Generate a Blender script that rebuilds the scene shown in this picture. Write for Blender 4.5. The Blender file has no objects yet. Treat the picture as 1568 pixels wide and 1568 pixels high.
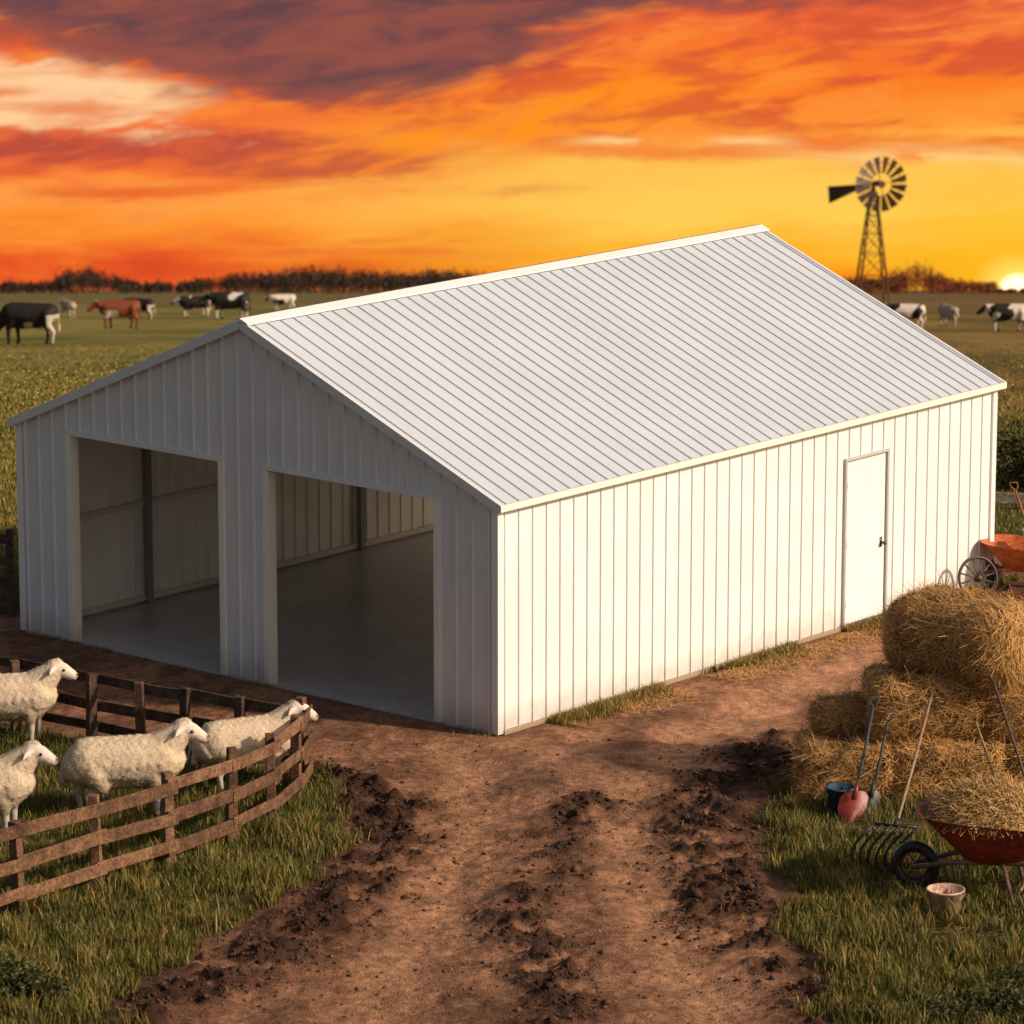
import bpy, math, random
import numpy as np
from mathutils import Vector, Matrix, Quaternion
random.seed(7); rng=np.random.default_rng(7)
scn=bpy.context.scene
COL=scn.collection

# ------------------------------------------------------------ node helpers
class NT:
    def __init__(s,tree): s.t=tree; s.n=tree.nodes; s.l=tree.links
    def put(s,sock,v):
        if isinstance(v,(int,float)): sock.default_value=v
        elif isinstance(v,(tuple,list)):
            v=tuple(v)
            if len(sock.default_value)==4 and len(v)==3: v=v+(1,)
            sock.default_value=v
        else: s.l.new(v,sock)
    def m(s,op,a,b=None,c=None,clamp=False):
        n=s.n.new('ShaderNodeMath'); n.operation=op; n.use_clamp=clamp
        s.put(n.inputs[0],a)
        if b is not None: s.put(n.inputs[1],b)
        if c is not None: s.put(n.inputs[2],c)
        return n.outputs[0]
    def mr(s,x,a,b,c=0.,d=1.,smooth=True):
        n=s.n.new('ShaderNodeMapRange'); n.interpolation_type='SMOOTHSTEP' if smooth else 'LINEAR'
        s.put(n.inputs[0],x); s.put(n.inputs[1],a); s.put(n.inputs[2],b); s.put(n.inputs[3],c); s.put(n.inputs[4],d)
        return n.outputs[0]
    def mix(s,f,a,b,blend='MIX'):
        n=s.n.new('ShaderNodeMix'); n.data_type='RGBA'; n.blend_type=blend
        s.put(n.inputs[0],f); s.put(n.inputs[6],a); s.put(n.inputs[7],b)
        return n.outputs[2]
    def noise(s,vec,scale,detail=4,rough=.55,dist=0.):
        n=s.n.new('ShaderNodeTexNoise'); n.inputs['Scale'].default_value=scale; n.inputs['Detail'].default_value=detail
        n.inputs['Roughness'].default_value=rough; n.inputs['Distortion'].default_value=dist
        if vec is not None: s.l.new(vec,n.inputs['Vector'])
        return n.outputs['Fac']
    def comb(s,x,y,z=0.):
        n=s.n.new('ShaderNodeCombineXYZ'); s.put(n.inputs[0],x); s.put(n.inputs[1],y); s.put(n.inputs[2],z); return n.outputs[0]
    def ramp(s,f,stops):
        n=s.n.new('ShaderNodeValToRGB'); cr=n.color_ramp
        while len(cr.elements)>1: cr.elements.remove(cr.elements[-1])
        cr.elements[0].position=stops[0][0]; cr.elements[0].color=tuple(stops[0][1])+(1,)
        for p,c in stops[1:]:
            e=cr.elements.new(p); e.color=tuple(c)+(1,)
        s.put(n.inputs[0],f); return n.outputs[0]

def material(name,rough=.7,scale=8.,amt=.3,bump=.3,bdist=.01,metal=0.,spec=.5,fine=None,stretch=None,base=None,sheen=0.,dirt=None,det=4,far=False):
    mt=bpy.data.materials.new(name); mt.use_nodes=True
    T=NT(mt.node_tree); b=T.n['Principled BSDF']
    tc=T.n.new('ShaderNodeTexCoord').outputs['Object']
    if stretch:
        mp=T.n.new('ShaderNodeMapping'); mp.inputs['Scale'].default_value=stretch; T.l.new(tc,mp.inputs[0]); vec=mp.outputs[0]
    else: vec=tc
    if base is None:
        a=T.n.new('ShaderNodeAttribute'); a.attribute_name='Col'; colr=a.outputs['Color']
    else:
        r=T.n.new('ShaderNodeRGB'); r.outputs[0].default_value=tuple(base)+(1,); colr=r.outputs[0]
    bh=None
    if amt>0:
        n1=T.noise(vec,scale,det,.6)
        v=T.mr(n1,.3,.7,1-amt,1+amt,False)
        hs=T.mix(1.,colr,T.comb(v,v,v),'MULTIPLY'); bh=n1
    else: hs=colr
    if far:
        n5=T.noise(vec,.9,4,.7); v5=T.mr(n5,.32,.68,.72,1.28,False); hs=T.mix(1.,hs,T.comb(v5,v5,T.m('MULTIPLY',v5,.95)),'MULTIPLY')
    if fine:
        n2=T.noise(vec,fine,2,.6); v2=T.mr(n2,.3,.7,1-amt,1+amt,False)
        hs=T.mix(1.,hs,T.comb(v2,v2,v2),'MULTIPLY')
        bh=T.m('ADD',n1,T.m('MULTIPLY',n2,.5))
    if dirt:
        sp=T.n.new('ShaderNodeSeparateXYZ'); T.l.new(tc,sp.inputs[0])
        f=T.mr(T.m('ADD',sp.outputs[2],T.m('MULTIPLY',T.noise(tc,5.,3,.65),-.5)),-.25,.22,.45,0.)
        hs=T.mix(f,hs,dirt)
        st=T.noise(T.comb(T.m('MULTIPLY',sp.outputs[0],3.),T.m('MULTIPLY',sp.outputs[1],3.),T.m('MULTIPLY',sp.outputs[2],.35)),1.4,3,.6)
        hs=T.mix(T.mr(st,.5,.8,0.,.12),hs,(.42,.37,.31))
    T.l.new(hs,b.inputs['Base Color'])
    b.inputs['Roughness'].default_value=rough; b.inputs['Metallic'].default_value=metal
    b.inputs['Specular IOR Level'].default_value=spec
    if bump>0 and bh is not None:
        bp=T.n.new('ShaderNodeBump'); bp.inputs['Strength'].default_value=bump; bp.inputs['Distance'].default_value=bdist
        T.l.new(bh,bp.inputs['Height']); T.l.new(bp.outputs[0],b.inputs['Normal'])
    return mt

# ------------------------------------------------------------ mesh helpers
def np_mesh(name,V,F,C=None,mat=None,smooth=False,parent=None):
    V=np.asarray(V,dtype=np.float32); F=np.asarray(F,dtype=np.int32)
    me=bpy.data.meshes.new(name); k=F.shape[1]
    me.vertices.add(len(V)); me.vertices.foreach_set('co',V.ravel())
    me.loops.add(F.size); me.loops.foreach_set('vertex_index',F.ravel())
    me.polygons.add(len(F)); me.polygons.foreach_set('loop_start',np.arange(0,F.size,k,dtype=np.int32))
    me.polygons.foreach_set('loop_total',np.full(len(F),k,dtype=np.int32))
    me.update(calc_edges=True)
    if C is not None:
        C=np.asarray(C,dtype=np.float32); c4=np.ones((len(V),4),np.float32); c4[:,:3]=C
        at=me.color_attributes.new('Col','FLOAT_COLOR','POINT'); at.data.foreach_set('color',c4.ravel())
    if smooth: me.polygons.foreach_set('use_smooth',np.ones(len(F),bool))
    ob=bpy.data.objects.new(name,me); COL.objects.link(ob)
    if mat: me.materials.append(mat)
    if parent: ob.parent=parent
    return ob

def empty(name,loc=(0,0,0),rz=0.,sc=1.):
    e=bpy.data.objects.new(name,None); COL.objects.link(e); e.location=loc; e.rotation_euler=(0,0,rz); e.scale=(sc,)*3
    e.empty_display_size=.2
    return e

class MB:
    def __init__(s): s.v=[]; s.f=[]; s.c=[]
    def add(s,vs,fs,col):
        o=len(s.v); s.v+= [tuple(p) for p in vs]; s.f+=[tuple(o+i for i in f) for f in fs]
        s.c+=[tuple(col)]*len(vs)
    def beam(s,p0,p1,w,h,col,up=(0,0,1),t=1.):
        p0=Vector(p0);p1=Vector(p1); d=(p1-p0).normalized(); up=Vector(up)
        if abs(d.dot(up))>.99: up=Vector((0,1,0))
        r=d.cross(up).normalized(); u=r.cross(d).normalized(); vs=[]
        for p,k in((p0,1.),(p1,t)):
            for a,b in((-1,-1),(1,-1),(1,1),(-1,1)): vs.append(p+r*(a*w/2*k)+u*(b*h/2*k))
        s.add(vs,[(3,2,1,0),(4,5,6,7),(0,1,5,4),(1,2,6,5),(2,3,7,6),(3,0,4,7)],col)
    def box(s,a,b,col):
        (x0,y0,z0),(x1,y1,z1)=a,b
        s.add([(x0,y0,z0),(x1,y0,z0),(x1,y1,z0),(x0,y1,z0),(x0,y0,z1),(x1,y0,z1),(x1,y1,z1),(x0,y1,z1)],
              [(3,2,1,0),(4,5,6,7),(0,1,5,4),(1,2,6,5),(2,3,7,6),(3,0,4,7)],col)
    def tube(s,path,rs,col,n=8,cap=True):
        path=[Vector(p) for p in path]
        if isinstance(rs,(int,float)): rs=[rs]*len(path)
        vs=[];pr=None
        for i,p in enumerate(path):
            d=(path[min(i+1,len(path)-1)]-path[max(i-1,0)]).normalized()
            if pr is None:
                a=Vector((0,0,1)) if abs(d.z)<.9 else Vector((1,0,0)); r=d.cross(a).normalized()
            else: r=(pr-d*pr.dot(d)).normalized()
            pr=r; u=d.cross(r)
            for k in range(n):
                t=2*math.pi*k/n; vs.append(p+(r*math.cos(t)+u*math.sin(t))*rs[i])
        fs=[]
        for i in range(len(path)-1):
            for k in range(n):
                a=i*n+k;b=i*n+(k+1)%n; fs.append((a,b,b+n,a+n))
        if cap: fs+= [tuple(range(n-1,-1,-1)),tuple((len(path)-1)*n+k for k in range(n))]
        s.add(vs,fs,col)
    def ring(s,c,axis,R,r,col,N=28,n=8):
        c=Vector(c);axis=Vector(axis).normalized(); a=axis.orthogonal().normalized(); b=axis.cross(a); vs=[];fs=[]
        for i in range(N):
            t=2*math.pi*i/N; d=a*math.cos(t)+b*math.sin(t)
            for k in range(n):
                q=2*math.pi*k/n; vs.append(c+d*(R+r*math.cos(q))+axis*(r*math.sin(q)))
        for i in range(N):
            for k in range(n):
                j=(i+1)%N; fs.append((i*n+k,j*n+k,j*n+(k+1)%n,i*n+(k+1)%n))
        s.add(vs,fs,col)
    def ball(s,c,r,col,n=8):
        vs=[];fs=[];c=Vector(c); r=Vector((r,r,r)) if isinstance(r,(int,float)) else Vector(r)
        for i in range(n+1):
            a=math.pi*i/n
            for k in range(2*n):
                b=math.pi*k/n; vs.append((c.x+r.x*math.sin(a)*math.cos(b),c.y+r.y*math.sin(a)*math.sin(b),c.z+r.z*math.cos(a)))
        for i in range(n):
            for k in range(2*n):
                fs.append((i*2*n+k,(i+1)*2*n+k,(i+1)*2*n+(k+1)%(2*n),i*2*n+(k+1)%(2*n)))
        s.add(vs,fs,col)
    def finish(s,name,mat,parent=None,smooth=False,bevel=0.):
        me=bpy.data.meshes.new(name); me.from_pydata(s.v,[],s.f); me.update()
        at=me.color_attributes.new('Col','FLOAT_COLOR','POINT')
        at.data.foreach_set('color',np.hstack([np.array(s.c,dtype=np.float32),np.ones((len(s.c),1),np.float32)]).ravel())
        me.materials.append(mat)
        if smooth: me.polygons.foreach_set('use_smooth',np.ones(len(s.f),bool))
        ob=bpy.data.objects.new(name,me); COL.objects.link(ob)
        if parent: ob.parent=parent
        if bevel: 
            m=ob.modifiers.new('b','BEVEL'); m.width=bevel; m.segments=2; m.limit_method='ANGLE'
        return ob

def hsh(ix,iy,seed):
    v=np.sin(ix*127.1+iy*311.7+seed*74.7)*43758.5453
    return v-np.floor(v)
def vnoise(x,y,seed=0):
    ix=np.floor(x);iy=np.floor(y);fx=x-ix;fy=y-iy; fx=fx*fx*(3-2*fx);fy=fy*fy*(3-2*fy)
    a=hsh(ix,iy,seed);b=hsh(ix+1,iy,seed);c=hsh(ix,iy+1,seed);d=hsh(ix+1,iy+1,seed)
    return (a*(1-fx)+b*fx)*(1-fy)+(c*(1-fx)+d*fx)*fy
def fbm(x,y,seed=0,o=4):
    r=0;a=.5;t=0
    for i in range(o): r=r+a*vnoise(x*2**i+i*17.3,y*2**i+i*9.1,seed+i); t+=a; a*=.5
    return r/t
def sstep(x,a,b):
    t=np.clip((x-a)/(b-a),0,1); return t*t*(3-2*t)
def polydist(X,Y,pts,closed=False):
    d=np.full(X.shape,1e9); n=len(pts)
    for i in range(n if closed else n-1):
        x0,y0=pts[i];x1,y1=pts[(i+1)%n]; dx=x1-x0;dy=y1-y0
        t=np.clip(((X-x0)*dx+(Y-y0)*dy)/(dx*dx+dy*dy),0,1)
        d=np.minimum(d,np.hypot(X-x0-t*dx,Y-y0-t*dy))
    return d
def inside(X,Y,pts):
    r=np.zeros(X.shape,bool); n=len(pts)
    for i in range(n):
        x0,y0=pts[i];x1,y1=pts[(i+1)%n]
        if y0==y1: continue
        c=((y0>Y)!=(y1>Y))&(X<(x1-x0)*(Y-y0)/(y1-y0)+x0); r^=c
    return r

# ------------------------------------------------------------ terrain
SL=.1584
BX,BY,BA=-.18,50.6,math.radians(-40.2)
W,L,HE,HR=8.63,11.05,3.03,4.83
def to_local(X,Y):
    x=X-BX;y=Y-BY; c,s=math.cos(-BA),math.sin(-BA); return x*c-y*s, x*s+y*c
DIRT=[(-3.94,30),(-3.94,39.6),(-3.87,41),(-3.15,42.3),(-2.28,44.4),(-1.8,46.2),(-1.84,47.3),(-2.2,48.4),(-2.4,48.75),(-3.3,49.2),(-4.6,49.95),(-6.3,51.1),(-9,53),(-14,57.0),(-14,59.5),(-7.1,56.9),(-4,59),(.3,62),(6.5,60.4),(9,62),(20,62),(20,48.6),(6,48.2),(3.3,48.2),(2.95,46.7),(3.0,44.9),(3.1,42.5),(3.15,39.6),(3.2,30)]
TA=[(-.52,50.2),(-.41,47.0),(-.68,44.4),(-.99,42.1),(-1.27,39.6),(-1.5,36)]
TB=[(5.5,56),(4.03,53.5),(2.17,50.2),(1.45,47.85),(1.46,45.7),(1.67,43.2),(1.93,41.0),(2.0,39.6),(2,36)]
MC=[(.95,47.6),(.34,44.9),(.04,43.2),(.38,41),(.43,39.6),(.4,37)]
ML=[(-2.33,48.7),(-1.42,47.3),(-1.22,45.95),(-1.88,43.45),(-2.63,41.65),(-3.53,40.2),(-4,38)]
MR=[(3.39,50.2),(2.49,48.4),(2.18,46.7),(2.23,44.65),(2.43,42.75),(3.14,41),(3.37,39.6),(3.4,37)]
def fields(X,Y):
    sd=polydist(X,Y,DIRT,True); sd=np.where(inside(X,Y,DIRT),sd,-sd)
    dirt=sstep(sd+(fbm(X*1.3,Y*1.3,3)-.5)*1.1+(fbm(X*6,Y*6,5)-.5)*.3,-.12,.12)
    wob=(fbm(X*1.1,Y*1.1,11)-.5)*.9
    g=lambda P,w: np.exp(-((polydist(X,Y,P)+wob*.5)/w)**2)
    mud=np.clip(np.maximum.reduce([g(MC,.36)*.95,g(ML,.50)*1.15,g(MR,.54)*1.15]),0,1)
    mud=mud*sstep(fbm(X*3,Y*3,21),.26,.60)
    tr=np.maximum(g(TA,.48),g(TB,.48))
    return sd,dirt,mud*dirt,tr*dirt
def gh(X,Y,full=False):
    X=np.asarray(X,float);Y=np.asarray(Y,float)
    w=1.3; z=-SL*w*np.logaddexp(0,(Y-72)/w)
    sd,dirt,mud,tr=fields(X,Y)
    near=sstep(-np.abs(Y-48),-24,-14)*sstep(-np.abs(X),-16,-11)
    lx,ly=to_local(X,Y)
    db=np.maximum(np.maximum(lx,-lx-W),np.maximum(-ly,ly-L))
    away=sstep(db,.05,.9)
    n=(fbm(X*5,Y*5,31,4)-.5)
    rel=mud*(.06+.22*n+.09*np.abs(fbm(X*13,Y*13,33,2)-.5)) - tr*.06 + (fbm(X*1.2,Y*1.2,41)-.5)*.09*dirt + n*.04 + (1-dirt)*.03
    rel=rel+dirt*(.45+.55*mud)*((fbm(X*9,Y*9,35,2)-.5)*.05+(fbm(X*3.3,Y*1.4,36,3)-.5)*.05)
    z=z+rel*near*away
    z=np.where(db<0,z-.04,z)
    far=sstep(Y,85,200)
    z=z+far*(fbm(X*.02,Y*.012,51,3)-.5)*.25*np.minimum(Y/400,1.)
    if full: return z,sd,dirt,mud,tr,db
    return z
def gz(x,y): return float(gh(np.array([x]),np.array([y]))[0])

def axis(dense0,dense1,step,lo,hi,g=1.18):
    a=list(np.arange(dense0,dense1+step/2,step)); s=step;x=a[-1]
    while x<hi: s*=g; x+=s; a.append(x)
    s=step;x=a[0];b=[]
    while x>lo: s*=g; x-=s; b.append(x)
    return np.array(b[::-1]+a)
xs=axis(-7.6,7.6,.035,-5000,5000,1.06)
ys=np.concatenate([axis(38.5,58.5,.04,-400,58.6,1.12)[:-1],axis(58.6,74,.12,58.5,6000,1.03)[1:]])
ys=np.unique(np.round(ys,4))
XX,YY=np.meshgrid(xs,ys); X=XX.ravel();Y=YY.ravel()
Z,sd,dirt,mud,tr,db=gh(X,Y,True)
def mixc(a,b,t): return a*(1-t[:,None])+b*t[:,None]
one=np.ones((len(X),1))
n1=fbm(X*.9,Y*.9,61);n2=fbm(X*4,Y*4,62);n3_=fbm(X*.12,Y*.045,63,4)
grass=mixc(np.array([[.045,.040,.010]])*one,np.array([[.095,.080,.022]])*one,sstep(n1,.3,.7))
fieldc=mixc(np.array([[.090,.090,.018]])*one,np.array([[.21,.165,.042]])*one,sstep(n3_,.28,.64))
fieldc=fieldc*(0.8+.4*n1[:,None])*(.65+.7*fbm(X*.45,Y*.14,64,4))[:,None]
fieldc=mixc(fieldc,np.array([[.13,.092,.035]])*one,sstep(Y,250,900)*.7)
rt=sstep(X/np.maximum(Y,1),.06,.12)*sstep(Y,60,90); fieldc=mixc(fieldc,fieldc*np.array([[1.10,.84,.9]]),rt)
grass=mixc(grass,fieldc,sstep(Y,56,66))
d_l=np.array([[.320,.158,.092]]);d_d=np.array([[.112,.050,.031]]);m_c=np.array([[.038,.018,.012]])
streak=fbm(X*2.6,Y*.8,66,3)
dc=mixc(d_d*one,d_l*one,np.clip(sstep(n2*.5+streak*.5,.34,.66)*.55+tr*.75+.12,0,1))
dc=mixc(dc,m_c*one,np.clip(mud*1.3,0,1)*.9)
dc=dc*(.65+.7*n1[:,None])
C=mixc(grass,dc,dirt)
edge=np.exp(-(sd/.35)**2)*(Y<49); C=mixc(C,m_c*one,edge*.5)
nx,ny=len(xs),len(ys)
ii,jj=np.meshgrid(np.arange(nx-1),np.arange(ny-1)); a=(jj*nx+ii).ravel()
F=np.stack([a,a+1,a+nx+1,a+nx],1)
MG=material('soil_and_turf',rough=.95,scale=9.,amt=.36,bump=.85,bdist=.035,fine=45.,spec=.15,far=True,det=3)
np_mesh('ground',np.stack([X,Y,Z],1),F,C,MG,True)

# ------------------------------------------------------------ grass blades
MGR=material('grass_blades',rough=.6,amt=0,bump=0,spec=.25)
def blades(P,h,w,col,lean=.35):
    n=len(P); th=rng.uniform(0,2*math.pi,n); la=rng.uniform(0,2*math.pi,n); le=rng.uniform(.05,lean,n)*h
    dx=np.cos(th)*w/2;dy=np.sin(th)*w/2; lx=np.cos(la)*le;ly=np.sin(la)*le
    V=np.zeros((n,5,3)); b=P
    V[:,0]=b+np.stack([-dx,-dy,0*dx-.01],1);V[:,1]=b+np.stack([dx,dy,0*dx-.01],1)
    V[:,2]=b+np.stack([-dx*.7+lx*.35,-dy*.7+ly*.35,h*.55],1);V[:,3]=b+np.stack([dx*.7+lx*.35,dy*.7+ly*.35,h*.55],1)
    V[:,4]=b+np.stack([lx,ly,h*.98],1)
    o=np.arange(n)[:,None]*5
    F=np.concatenate([o+np.array([[0,1,3]]),o+np.array([[0,3,2]]),o+np.array([[2,3,4]])])
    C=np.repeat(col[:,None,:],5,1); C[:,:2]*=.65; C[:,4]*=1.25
    return V.reshape(-1,3),F,C.reshape(-1,3)
def gcol(n,P=None,dry=.2,k=1.):
    a=np.array([.064,.076,.013]);b=np.array([.180,.160,.032]);c=np.array([.38,.25,.075])
    t=rng.random(n)
    if P is not None: t=np.clip(.4*t+.8*(fbm(P[:,0]*.8,P[:,1]*.8,71)-.2),0,1)
    col=a*(1-t[:,None])+b*t[:,None]; kk=rng.random(n)<dry; col[kk]=c*rng.uniform(.6,1.1,(kk.sum(),1)); return col*k
def scatter(n,x0,x1,y0,y1,cond):
    X=rng.uniform(x0,x1,n);Y=rng.uniform(y0,y1,n); k=cond(X,Y); return X[k],Y[k]
V_,F_,C_=[],[],[];off=0
def addb(V,F,C):
    global off
    V_.append(V);F_.append(F+off);C_.append(C);off+=len(V)
def condn(X,Y):
    sd,d,m,t=fields(X,Y); lx,ly=to_local(X,Y); db=np.maximum(np.maximum(lx,-lx-W),np.maximum(-ly,ly-L))
    return (rng.random(len(X))>d*1.0+.02)&(db>.1)&(fbm(X*1.7,Y*1.7,77)>.25+.22*rng.random(len(X)))
for (x0,x1,y0,y1,n,h0,h1) in((-7.5,-1.2,38.5,51.5,95000,.05,.17),(2.5,7.5,38.5,48.8,72000,.05,.18)):
    X,Y=scatter(n,x0,x1,y0,y1,condn); P=np.stack([X,Y,gh(X,Y)],1)
    h=rng.uniform(h0,h1,len(X))*(.4+1.1*fbm(X*1.5,Y*1.5,81)); w=rng.uniform(.008,.015,len(X))
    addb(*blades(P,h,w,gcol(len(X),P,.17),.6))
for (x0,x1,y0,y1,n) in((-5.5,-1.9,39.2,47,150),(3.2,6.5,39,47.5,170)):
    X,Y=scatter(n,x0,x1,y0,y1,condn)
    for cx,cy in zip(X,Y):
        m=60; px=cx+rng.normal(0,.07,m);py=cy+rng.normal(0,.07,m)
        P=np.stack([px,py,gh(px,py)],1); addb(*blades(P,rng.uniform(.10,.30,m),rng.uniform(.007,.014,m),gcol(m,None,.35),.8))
np_mesh('grass',np.concatenate(V_),np.concatenate(F_),np.concatenate(C_),MGR)
V_,F_,C_=[],[],[];off=0
def l2w(lx,ly):
    c,s=math.cos(BA),math.sin(BA); return BX+lx*c-ly*s, BY+lx*s+ly*c
ly=rng.uniform(.9,11.6,16000); lx=.06+np.abs(rng.normal(0,.17,16000)); k=fbm(ly*.9,ly*0+3.,91)+.25*fbm(ly*5,lx*3,92)>.48+lx*.35; lx,ly=lx[k],ly[k]
X,Y=l2w(lx,ly); P=np.stack([X,Y,gh(X,Y)],1)
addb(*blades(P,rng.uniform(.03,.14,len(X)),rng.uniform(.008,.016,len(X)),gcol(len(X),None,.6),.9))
lx=rng.uniform(-8.6,0,1200); ly=-.05-np.abs(rng.normal(0,.05,1200)); k=fbm(lx*1.5,lx*0,93)>.55
X,Y=l2w(lx[k],ly[k]); P=np.stack([X,Y,gh(X,Y)],1); addb(*blades(P,rng.uniform(.02,.08,len(X)),rng.uniform(.008,.014,len(X)),gcol(len(X),None,.5),.9))
np_mesh('weeds',np.concatenate(V_),np.concatenate(F_),np.concatenate(C_),MGR)
V_,F_,C_=[],[],[];off=0
def condf(X,Y):
    sd,d,m,t=fields(X,Y); lx,ly=to_local(X,Y); db=np.maximum(np.maximum(lx,-lx-W),np.maximum(-ly,ly-L))
    return (d<.5)&(db>.15)&(fbm(X*.5,Y*.5,97)+.3*rng.random(len(X))>.54)
for (x0,x1,y0,y1,n,h0,h1,w0,w1,k) in((-12,-5.5,57,74,56000,.03,.12,.012,.025,1.3),(6,12,60,74,26000,.02,.09,.012,.025,1.2),(-17,-4,73,100,30000,.03,.08,.02,.05,1.35),(8,16,73,100,10000,.02,.06,.02,.05,1.3),(-24,-5,98,165,18000,.03,.08,.04,.09,1.4),(9,22,98,165,8000,.02,.06,.04,.09,1.4)):
    X,Y=scatter(n,x0,x1,y0,y1,condf); P=np.stack([X,Y,gh(X,Y)],1)
    fade=1-.5*sstep(Y,70,160)
    addb(*blades(P,rng.uniform(h0,h1,len(X))*fade,rng.uniform(w0,w1,len(X)),gcol(len(X),P*.35,.2,k)*np.array([[1.,.95,.9]])))
np_mesh('pasture_grass',np.concatenate(V_),np.concatenate(F_),np.concatenate(C_),MGR)

# ------------------------------------------------------------ clods and straw litter
X,Y=scatter(80000,-4.5,4.2,38.5,50.5,lambda X,Y:rng.random(len(X))<fields(X,Y)[2]*.5+.02*fields(X,Y)[1])
n=min(len(X),15000); X=X[:n];Y=Y[:n]; s=rng.gamma(1.5,.0085,n)+.005
base=np.array([[1,0,0],[-1,0,0],[0,1,0],[0,-1,0],[0,0,1],[0,0,-1.]])
V=base[None]*rng.uniform(.5,1.3,(n,6,1))*s[:,None,None]; th=rng.uniform(0,6.28,n)
V=np.stack([V[...,0]*np.cos(th)[:,None]-V[...,1]*np.sin(th)[:,None],V[...,0]*np.sin(th)[:,None]+V[...,1]*np.cos(th)[:,None],V[...,2]*.7],2)
zz,_,dd,mm,_,_=gh(X,Y,True)
V+=np.stack([X,Y,zz+s*.15],1)[:,None,:]
f8=np.array([[0,2,4],[2,1,4],[1,3,4],[3,0,4],[2,0,5],[1,2,5],[3,1,5],[0,3,5]])
cc=(np.array([[.050,.024,.015]])*mm[:,None]+np.array([[.13,.062,.038]])*(1-mm[:,None]))*rng.uniform(.6,1.6,(n,1))
MS=material('clod_soil',rough=.95,scale=60,amt=.3,bump=.6,bdist=.01,spec=.1,det=2)
np_mesh('mud_clods',V.reshape(-1,3),(np.arange(n)[:,None,None]*6+f8[None]).reshape(-1,3),np.repeat(cc,6,0),MS)

def fibres(P,N,l0,l1,w0,w1,col,lift=.03,bias=None,var=.35):
    n=len(P); R=rng.normal(size=(n,3))
    if bias is not None: R=R+bias
    d=R-N*(R*N).sum(1)[:,None]; d/=np.linalg.norm(d,axis=1)[:,None]+1e-9
    Ls=rng.uniform(l0,l1,n)[:,None]; wv=np.cross(N,d)*rng.uniform(w0,w1,n)[:,None]/2
    up1=N*rng.uniform(.0,lift,n)[:,None]; up2=N*(rng.random(n)**2*lift*2)[:,None]
    mid=P+N*(rng.uniform(.3,1.,n)*lift*.6)[:,None]
    a=P-d*Ls/2+up1; c=P+d*Ls/2+up2
    V=np.stack([a-wv,a+wv,mid-wv,mid+wv,c-wv*.6,c+wv*.6],1)
    o=np.arange(n)[:,None]*6
    F=np.concatenate([o+np.array([[0,1,3]]),o+np.array([[0,3,2]]),o+np.array([[2,3,5]]),o+np.array([[2,5,4]])])
    C=np.array([col])*rng.uniform(1-var,1+var,(n,1))
    return V.reshape(-1,3),F,np.repeat(C,6,0)
MH=material('straw',rough=.75,amt=0,bump=0,spec=.25)
MHB=material('straw_core',rough=.9,scale=14.,amt=.45,bump=1.,bdist=.03,fine=60.,spec=.1)
STR=(.47,.25,.085)
V_,F_,C_=[],[],[];off=0
def litter(n,x0,x1,y0,y1,prob):
    X,Y=scatter(n,x0,x1,y0,y1,prob); P=np.stack([X,Y,gh(X,Y)+.012],1); N=np.tile([[0,0,1.]],(len(X),1))
    addb(*fibres(P,N,.05,.22,.004,.009,STR,.02))
litter(1300,-4,6,39,55,lambda X,Y:rng.random(len(X))<.35)
litter(2600,3.0,7.2,42,50,lambda X,Y:rng.random(len(X))<.6)
ly=rng.uniform(1,11,5000); lx=.25+np.abs(rng.normal(0,.25,5000)); k=fbm(ly*.8,ly*0+7.,94)>.42; X,Y=l2w(lx[k],ly[k])
addb(*fibres(np.stack([X,Y,gh(X,Y)+.012],1),np.tile([[0,0,1.]],(len(X),1)),.05,.2,.006,.012,STR,.03))
np_mesh('straw_litter',np.concatenate(V_),np.concatenate(F_),np.concatenate(C_),MH)

# ------------------------------------------------------------ barn
barn=empty('metal_barn',(BX,BY,0),BA)
MW=material('white_painted_metal',rough=.42,scale=1.3,amt=.04,bump=.05,bdist=.01,dirt=(.36,.27,.19),det=2)
MRf=material('white_roof_metal',rough=.38,scale=.8,amt=.04,bump=.04,bdist=.01,det=2)
MI=material('liner_metal',rough=.55,scale=1.5,amt=.08,bump=.05,bdist=.01,det=2)
MCn=material('concrete_floor',rough=.30,scale=1.2,amt=.12,bump=.04,bdist=.01,fine=9.)
WH=(.82,.815,.80);LN=(.85,.79,.70);ST=(.24,.22,.20);TRM=(.85,.80,.70)
def prof(u0,u1,sp=.275,rw=.05,dp=.028,ph=.5):
    pts=[(u0,0.)]; u=u0+sp*ph
    while u<u1-rw:
        pts+=[(u-rw/2,0.),(u-rw/4,dp),(u+rw/4,dp),(u+rw/2,0.)]; u+=sp
    pts.append((u1,0.)); return pts
def clip(pts,a,b,extra=()):
    us=np.array([p[0] for p in pts]);os_=np.array([p[1] for p in pts])
    L_=[(a,float(np.interp(a,us,os_)))]+[p for p in pts if a<p[0]<b]+[(e,float(np.interp(e,us,os_))) for e in extra if a<e<b]+[(b,float(np.interp(b,us,os_)))]
    return sorted(L_,key=lambda p:p[0])
def sheet(mb,pts,lo,hi,mp,col):
    vs=[];fs=[]
    for u,o in pts: vs+= [mp(u,lo(u),o),mp(u,hi(u),o)]
    for i in range(len(pts)-1): fs.append((2*i,2*i+2,2*i+3,2*i+1))
    mb.add(vs,fs,col)
SLP=(HR-HE)/(W/2)
roofz=lambda x:HR-SLP*abs(x+W/2)
O=[(-7.62,-4.77),(-3.93,-1.0)]; OH=2.90
mb=MB(); pf=prof(-W,0,.27,.038,.036)
fm=lambda u,z,o:(u,-o,z)
bk=lambda u,z,o:(u,L+o,z)
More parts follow.
